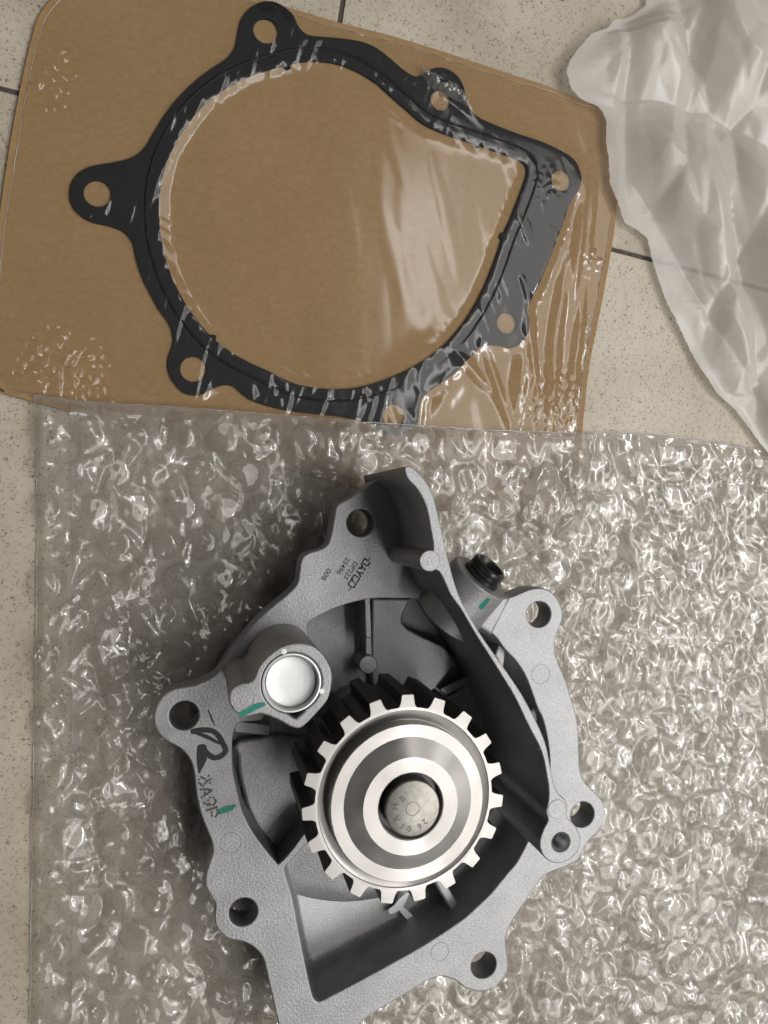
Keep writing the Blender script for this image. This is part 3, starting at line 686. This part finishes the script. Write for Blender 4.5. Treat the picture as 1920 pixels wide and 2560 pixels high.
text('printed_text', 'DP223', P(876.5, 1426, ZF), ZF + .02, 2.25, TA, M_ink, housing, 0.02, 6.2, 0.02)
text('printed_text', '25496', P(857.5, 1415, ZF), ZF + .02, 2.25, TA, M_ink, housing, 0.02, 6.0, 0.02)
text('printed_text', '008', P(814.7, 1436, ZF), ZF + .02, 2.35, TA, M_ink, housing, 0.02, 3.9, 0.02)

def cropstroke(pts, base, sc, z, wpx): return ([P(base[0] + a / sc, base[1] + b / sc, z) for a, b in pts], [q / sc * (ZC - z) / 1923 for q in wpx] if isinstance(wpx, list) else wpx / sc * (ZC - z) / 1923)
b_, s_c = (370, 1680), 5.53
mkr = [cropstroke(smooth_loop([(620, 822), (760, 800), (900, 820), (985, 900), (1040, 1000), (1072, 1085), (1010, 1160), (920, 1185), (845, 1150), (790, 1090)], 3, False), b_, s_c, ZF, 74),
       cropstroke([(640, 838), (800, 890), (985, 985)], b_, s_c, ZF, [30, 55, 35]),
       cropstroke([(745, 1055), (745, 1180), (725, 1290), (705, 1390)], b_, s_c, ZF, [130, 140, 90, 25])]
for k, sk in enumerate(mkr): ribbon('marker_stroke', [sk], ZF + .01 + .012 * k, M_marker, housing, 0.02)
ribbon('marker_stroke', [cropstroke([(832, 525), (880, 640), (925, 740)], b_, s_c, ZF, [18, 26, 14])], ZF + .01, M_marker, housing, 0.02)
# dot-peened code, read downwards along the left edge of the flange
dots = []
base2, sc2 = (440, 1930), 8.295
def dotline(pts):
    for (xa, ya), (xb, yb) in zip(pts, pts[1:]):
        m_ = max(1, int(math.hypot(xb - xa, yb - ya) / 42))
        for i in range(m_): dots.append((xa + (xb - xa) * i / m_, ya + (yb - ya) * i / m_))
    dots.append(pts[-1])
dotline([(680, 85), (720, 150), (640, 200), (560, 290), (480, 230), (480, 160), (530, 110), (610, 150), (650, 190), (710, 230)])
dotline([(520, 360), (640, 360), (740, 380), (640, 460), (540, 530)]); dotline([(610, 380), (600, 480)])
dotline([(590, 640), (660, 690), (780, 690), (830, 610), (780, 540), (710, 530), (670, 590), (690, 660)])
dotline([(640, 800), (760, 760), (850, 735), (880, 850), (820, 930), (750, 910), (735, 790)])
dv = []; df = []
for (a, b) in dots:
    q = P(base2[0] + a / sc2, base2[1] + b / sc2, ZF); k = len(dv); r0 = .36 + .08 * random.random()
    for rr, hz in ((r0, 0.0), (r0 * .75, .2), (r0 * .3, .3)):
        dv += [(q[0] + rr * math.cos(t * math.pi / 4), q[1] + rr * math.sin(t * math.pi / 4), ZF - .01 + hz) for t in range(8)]
    for lv in range(2):
        for t in range(8): u = (t + 1) % 8; df.append((k + lv * 8 + t, k + lv * 8 + u, k + lv * 8 + 8 + u, k + lv * 8 + 8 + t))
    df.append(tuple(k + 16 + t for t in range(8)))
mesh('stamped_code', dv, df, M_code, housing, True)
ribbon('green_mark', [cropstroke([(890, 830), (1010, 780), (1120, 745), (1215, 700)], base2, sc2, ZF, [100, 130, 120, 60])], ZF + .01, M_green, housing, 0.05)
b6, s6 = (540, 1580), 5.184
ribbon('green_mark', [cropstroke([(325, 1065), (430, 1010), (520, 965), (620, 935)], b6, s6, ZT, [70, 85, 80, 50])], ZT + .01, M_green, boss, 0.05)
# green dab lying on the curved outlet
gv = []; gf = []
for i, (h0, wdt) in enumerate(((-1.2, .5), (-2.2, .75), (-3.4, .85), (-4.6, 1.05), (-5.4, .6))):
    rr = 9.8 + (-h0 - .5) * .037 + .06
    for sgn in (-1, 0, 1):
        aa = OUT_A = 0.0
        gv.append((h0, sgn * wdt, rr))
gc = Vector((*P(1214, 1512, 54), 54)) - oc
lc = rot.transposed() @ gc; aphi = math.atan2(lc.y, lc.x)
gv2 = [tuple(oc + rot @ Vector((r * math.cos(aphi + s / r), r * math.sin(aphi + s / r), h))) for h, s, r in gv]
for i in range(4):
    for k in range(2): gf.append((i * 3 + k, i * 3 + k + 1, i * 3 + k + 4, i * 3 + k + 3))
mesh('green_mark', gv2, gf, M_green, outlet, True)
b4, s4 = (960, 2200), 11.85
zz = ZFL + 3.1
ribbon('white_paint_mark', [cropstroke([(680, 430), (540, 620), (400, 800), (220, 915)], b4, s4, zz, [120, 230, 240, 190]), ], zz, M_white, pump, 0.06)
ribbon('white_paint_mark', [cropstroke([(470, 800), (620, 960), (740, 1080), (850, 1170)], b4, s4, zz, [150, 190, 200, 170])], zz + .02, M_white, pump, 0.06)

# ================================================================== bubble wrap
top_px = [(60, 985), (84, 988), (200, 1003), (330, 1012), (470, 1020), (600, 1030), (760, 1043), (900, 1055), (1050, 1064), (1200, 1075), (1330, 1080), (1450, 1081), (1560, 1078), (1650, 1084), (1760, 1098), (1920, 1122), (2200, 1165)]
tx = np.array([p[0] for p in top_px], float); ty = np.array([p[1] for p in top_px], float)
nu, nv = 430, 340
su = np.linspace(0, 1, nu); sv = np.linspace(0, 1, nv)
ZW = 4.0
pyg0 = np.linspace(1000, 2760, nv)
lft = np.interp(pyg0, [985, 1300, 1700, 2100, 2560, 2760], [82, 88, 84, 74, 70, 66]) + 3 * pn(pyg0 / 40, pyg0 * 0, 51)
PXg = lft[:, None] + (2180 - lft[:, None]) * su[None, :]
tp = np.interp(PXg, tx, ty) + 3.0 * pn(PXg / 28, PXg * 0, 52)
PYg = tp + (2760 - tp) * sv[:, None]
x = PXg - 960; y = PYg - 1280; s_ = CA * 1923 - SA * x; d_ = ZC - ZW
BX = d_ * (CA * x + SA * 1923) / s_; BY = -d_ * y / s_
incard = blur(inside(card_loop, BX, BY).astype(float), 6)
inhull = blur(inside(offset_loop(hull, 2.0), BX, BY).astype(float), 3)
def wrap_base(bx, by): return 2.2 + 2.2 * pn(bx / 38, by / 38, 61) + 1.2 * pn(bx / 17, by / 17, 62)
wx = BX + 3.5 * pn(BX / 11, BY / 11, 63); wy = BY + 3.5 * pn(BX / 11, BY / 11, 64)
crA = np.clip(0.75 + 0.8 * pn(BX / 60, BY / 60, 65), 0.4, 1.2)           # how badly crumpled, place by place
BZ = wrap_base(BX, BY) + crA * (4.2 * np.minimum(facets(wx, wy, 17.0, 5), .7) + 2.2 * np.minimum(facets(wx * 1.1, wy, 9.5, 6), .7) + 1.4 * ridge(wx / 12, wy / 12, 66) * .6) + crA * .6 * np.minimum(facets(wx, wy * 1.2, 5.5, 9), .6) + 0.16 * pn(BX / 4, BY / 4, 67)
BZ = np.maximum(BZ, 0.4 + 0.25 * pn(BX / 4, BY / 4, 68))
BZ = BZ + 3.4 * incard
edge_f = np.minimum(np.minimum(sv[:, None] / 0.02, su[None, :] / 0.012), 1) * np.ones_like(BZ)
BZ = (0.8 + 3.6 * incard) * (1 - sstep(0, 1, edge_f)) + BZ * sstep(0, 1, edge_f) + 0.0
BZ = np.minimum(BZ, 3.0 + 30 * (1 - inhull))
ii = np.arange(nu * nv).reshape(nv, nu)
F = np.stack([ii[:-1, :-1].ravel(), ii[1:, :-1].ravel(), ii[1:, 1:].ravel(), ii[:-1, 1:].ravel()], 1)
wrap = mesh('bubble_wrap', np.stack([BX.ravel(), BY.ravel(), BZ.ravel()], 1), F, M_bub, None, True)
tag(wrap, 'large crumpled sheet of clear bubble wrap spread under the water pump', 'bubble wrap')
# the second, flat film of the wrap, cut back along a straight edge on the left
fold = 178.0
sel = slice(None)
PX2 = (fold + 2 * pn(pyg0 / 25, pyg0 * 0, 53))[:, None] + (2180 - fold) * su[None, ::2]
tp2 = np.interp(PX2, tx, ty) + 4
PY2 = tp2 + (2760 - tp2) * sv[:, None]; PX2 = PX2[::2]; PY2 = PY2[::2]
x = PX2 - 960; y = PY2 - 1280; s_ = CA * 1923 - SA * x
LX = d_ * (CA * x + SA * 1923) / s_; LY = -d_ * y / s_
ic = blur(inside(card_loop, LX, LY).astype(float), 4)
ih = blur(inside(offset_loop(hull, 2.0), LX, LY).astype(float), 2)
w2x = LX + 4 * pn(LX / 13, LY / 13, 73); w2y = LY + 4 * pn(LX / 13, LY / 13, 74)
LZ = np.maximum(0.3, 0.55 * wrap_base(LX, LY) + 1.4 * np.minimum(facets(w2x, w2y, 7, 8), .6) - .4) + 2.9 * ic
LZ = np.minimum(LZ, 2.2 + 30 * (1 - ih))
m2, n2 = LX.shape; ii = np.arange(m2 * n2).reshape(m2, n2)
F = np.stack([ii[:-1, :-1].ravel(), ii[1:, :-1].ravel(), ii[1:, 1:].ravel(), ii[:-1, 1:].ravel()], 1)
mesh('backing_film', np.stack([LX.ravel(), LY.ravel(), LZ.ravel()], 1), F, M_bub, wrap, True)

ev = [(BX[0, i], BY[0, i], BZ[0, i] + .15) for i in range(0, nu, 2)]
v, f = tube_mesh(ev, [0.12 + 0.35 * abs(float(pn(a / 4, b / 4, 91))) for a, b, c in ev], 6, False); mesh('cut_edge', v, f, M_seal, wrap, True)
ev = [(BX[i, 0], BY[i, 0], BZ[i, 0] + .1) for i in range(0, nv, 2)]
v, f = tube_mesh(ev, [0.08 + 0.2 * abs(float(pn(a / 4, b / 4, 92))) for a, b, c in ev], 6, False); mesh('cut_edge', v, f, M_seal, wrap, True)
ev = [(LX[i, 0], LY[i, 0], LZ[i, 0] + .1) for i in range(0, m2)]
v, f = tube_mesh(ev, [0.06 + 0.18 * abs(float(pn(a / 4, b / 4, 93))) for a, b, c in ev], 6, False); mesh('cut_edge', v, f, M_seal, wrap, True)
# bubbles: domes, most of them slack and dented; a dozen shapes share their meshes
def dome(k):
    rr = np.random.RandomState(100 + k)
    rad, hgt = 6.2 + .5 * rr.rand(), (3.4 if k < 4 else 2.4) + 1.4 * rr.rand()
    slack = (0.12 if k < 4 else 0.3 if k < 8 else 0.75) * (0.6 + .6 * rr.rand())
    nr_, na = 9, 30; v = [(0, 0, hgt)]; f = []
    for i in range(1, nr_ + 1):
        t = i / nr_
        for j in range(na):
            a = 2 * math.pi * j / na
            r = rad * t ** .85
            zb = hgt * (1 - t ** 5)
            X_, Y_ = r * math.cos(a), r * math.sin(a)
            v.append((X_, Y_, zb))
    v = np.array(v, float); s = k * 7.7
    dn = pn(v[:, 0] / 3.4 + s, v[:, 1] / 3.4, k) + .9 * np.minimum(facets(v[:, 0] + s * 3, v[:, 1], 3.4, k), .6)
    fall = np.clip(v[:, 2] / hgt, 0, 1)
    v[:, 2] += slack * fall * (1.5 * dn - .9)
    v[:, 0] += slack * .5 * pn(v[:, 0] / 2.5, v[:, 1] / 2.5 + s, k + 3); v[:, 1] += slack * .5 * pn(v[:, 0] / 2.5 + s, v[:, 1] / 2.5, k + 4)
    for j in range(na): f.append((0, 1 + j, 1 + (j + 1) % na))
    for i in range(nr_ - 1):
        for j in range(na):
            a = 1 + i * na + j; b = 1 + i * na + (j + 1) % na; f.append((a, a + na, b + na, b))
    me = bpy.data.meshes.new('bubble'); me.from_pydata((v * MM).tolist(), [], f); me.update(); me.shade_smooth(); me.materials.append(M_bub2)
    return me, v, f
DO = [dome(k) for k in range(14)]
def toppx(X_, Y_, Z_):
    d = ZC - Z_; u = X_ / d; vv = -Y_ / d
    # world -> camera
    xc = CA * u - SA; zc = SA * u + CA
    return 960 + 1923 * xc / zc, 1280 + 1923 * vv / zc
cand = []
pit = 13.7
bx0, bx1, by0, by1 = BX.min(), BX.max(), BY.min(), BY.max()
fo = flange_loop
yy = by0; row = 0
while yy < by1:
    xx = bx0 + (row % 2) * pit / 2
    while xx < bx1:
        jx = xx + 1.6 * float(pn(xx / 25, yy / 25, 81)); jy = yy + 1.6 * float(pn(xx / 25, yy / 25, 82))
        px, py = toppx(jx, jy, 4)
        ok = 92 < px < 1990 and float(np.interp(px, tx, ty)) + 42 < py < 2600
        if ok and not inside(offset_loop(hull, 4.0), np.array([jx]), np.array([jy]))[0]: cand.append((jx, jy, px, py))
        xx += pit
    yy += pit * .866; row += 1
fi = offset_loop(flange_loop, -3)
vis = [c for c in cand if c[2] < 1930 and c[3] < 2565 and not inside(fi, np.array([c[0]]), np.array([c[1]]))[0]]
rest = [c for c in cand if c not in vis]
random.shuffle(vis)
parts, rest = vis[:300], rest + vis[300:]
def place(c):
    b = float(wrap_base(np.array([c[0]]), np.array([c[1]]))[0])
    ck = 3.4 if inside(card_loop, np.array([c[0]]), np.array([c[1]]))[0] else 0
    plump = c[2] < 700 and c[3] < 1500
    k = random.randrange(0, 4) if (plump and random.random() < .7) else random.randrange(2, 14)
    return k, max(b, .4) + ck - .1, random.random() * 6.28, R(random.uniform(-14, 14)), R(random.uniform(-14, 14)), random.uniform(.88, 1.05)
for c in parts:
    k, z, rz, rx, ry, sc_ = place(c)
    o = put('bubble', DO[k][0], None, wrap, (c[0], c[1], z)); o.rotation_euler = (rx, ry, rz); o.scale = (sc_,) * 3
rv = []; rf = []
for c in rest:
    k, z, rz, rx, ry, sc_ = place(c)
    mtx = np.array(Matrix.Rotation(rz, 3, 'Z')); b = len(rv)
    rv += ((DO[k][1] * sc_) @ mtx.T + np.array([c[0], c[1], z])).tolist(); rf += [tuple(b + q for q in t) for t in DO[k][2]]
if rv: tag(mesh('bubbles', rv, rf, M_bub2, wrap, True), None, None, 'stuff')
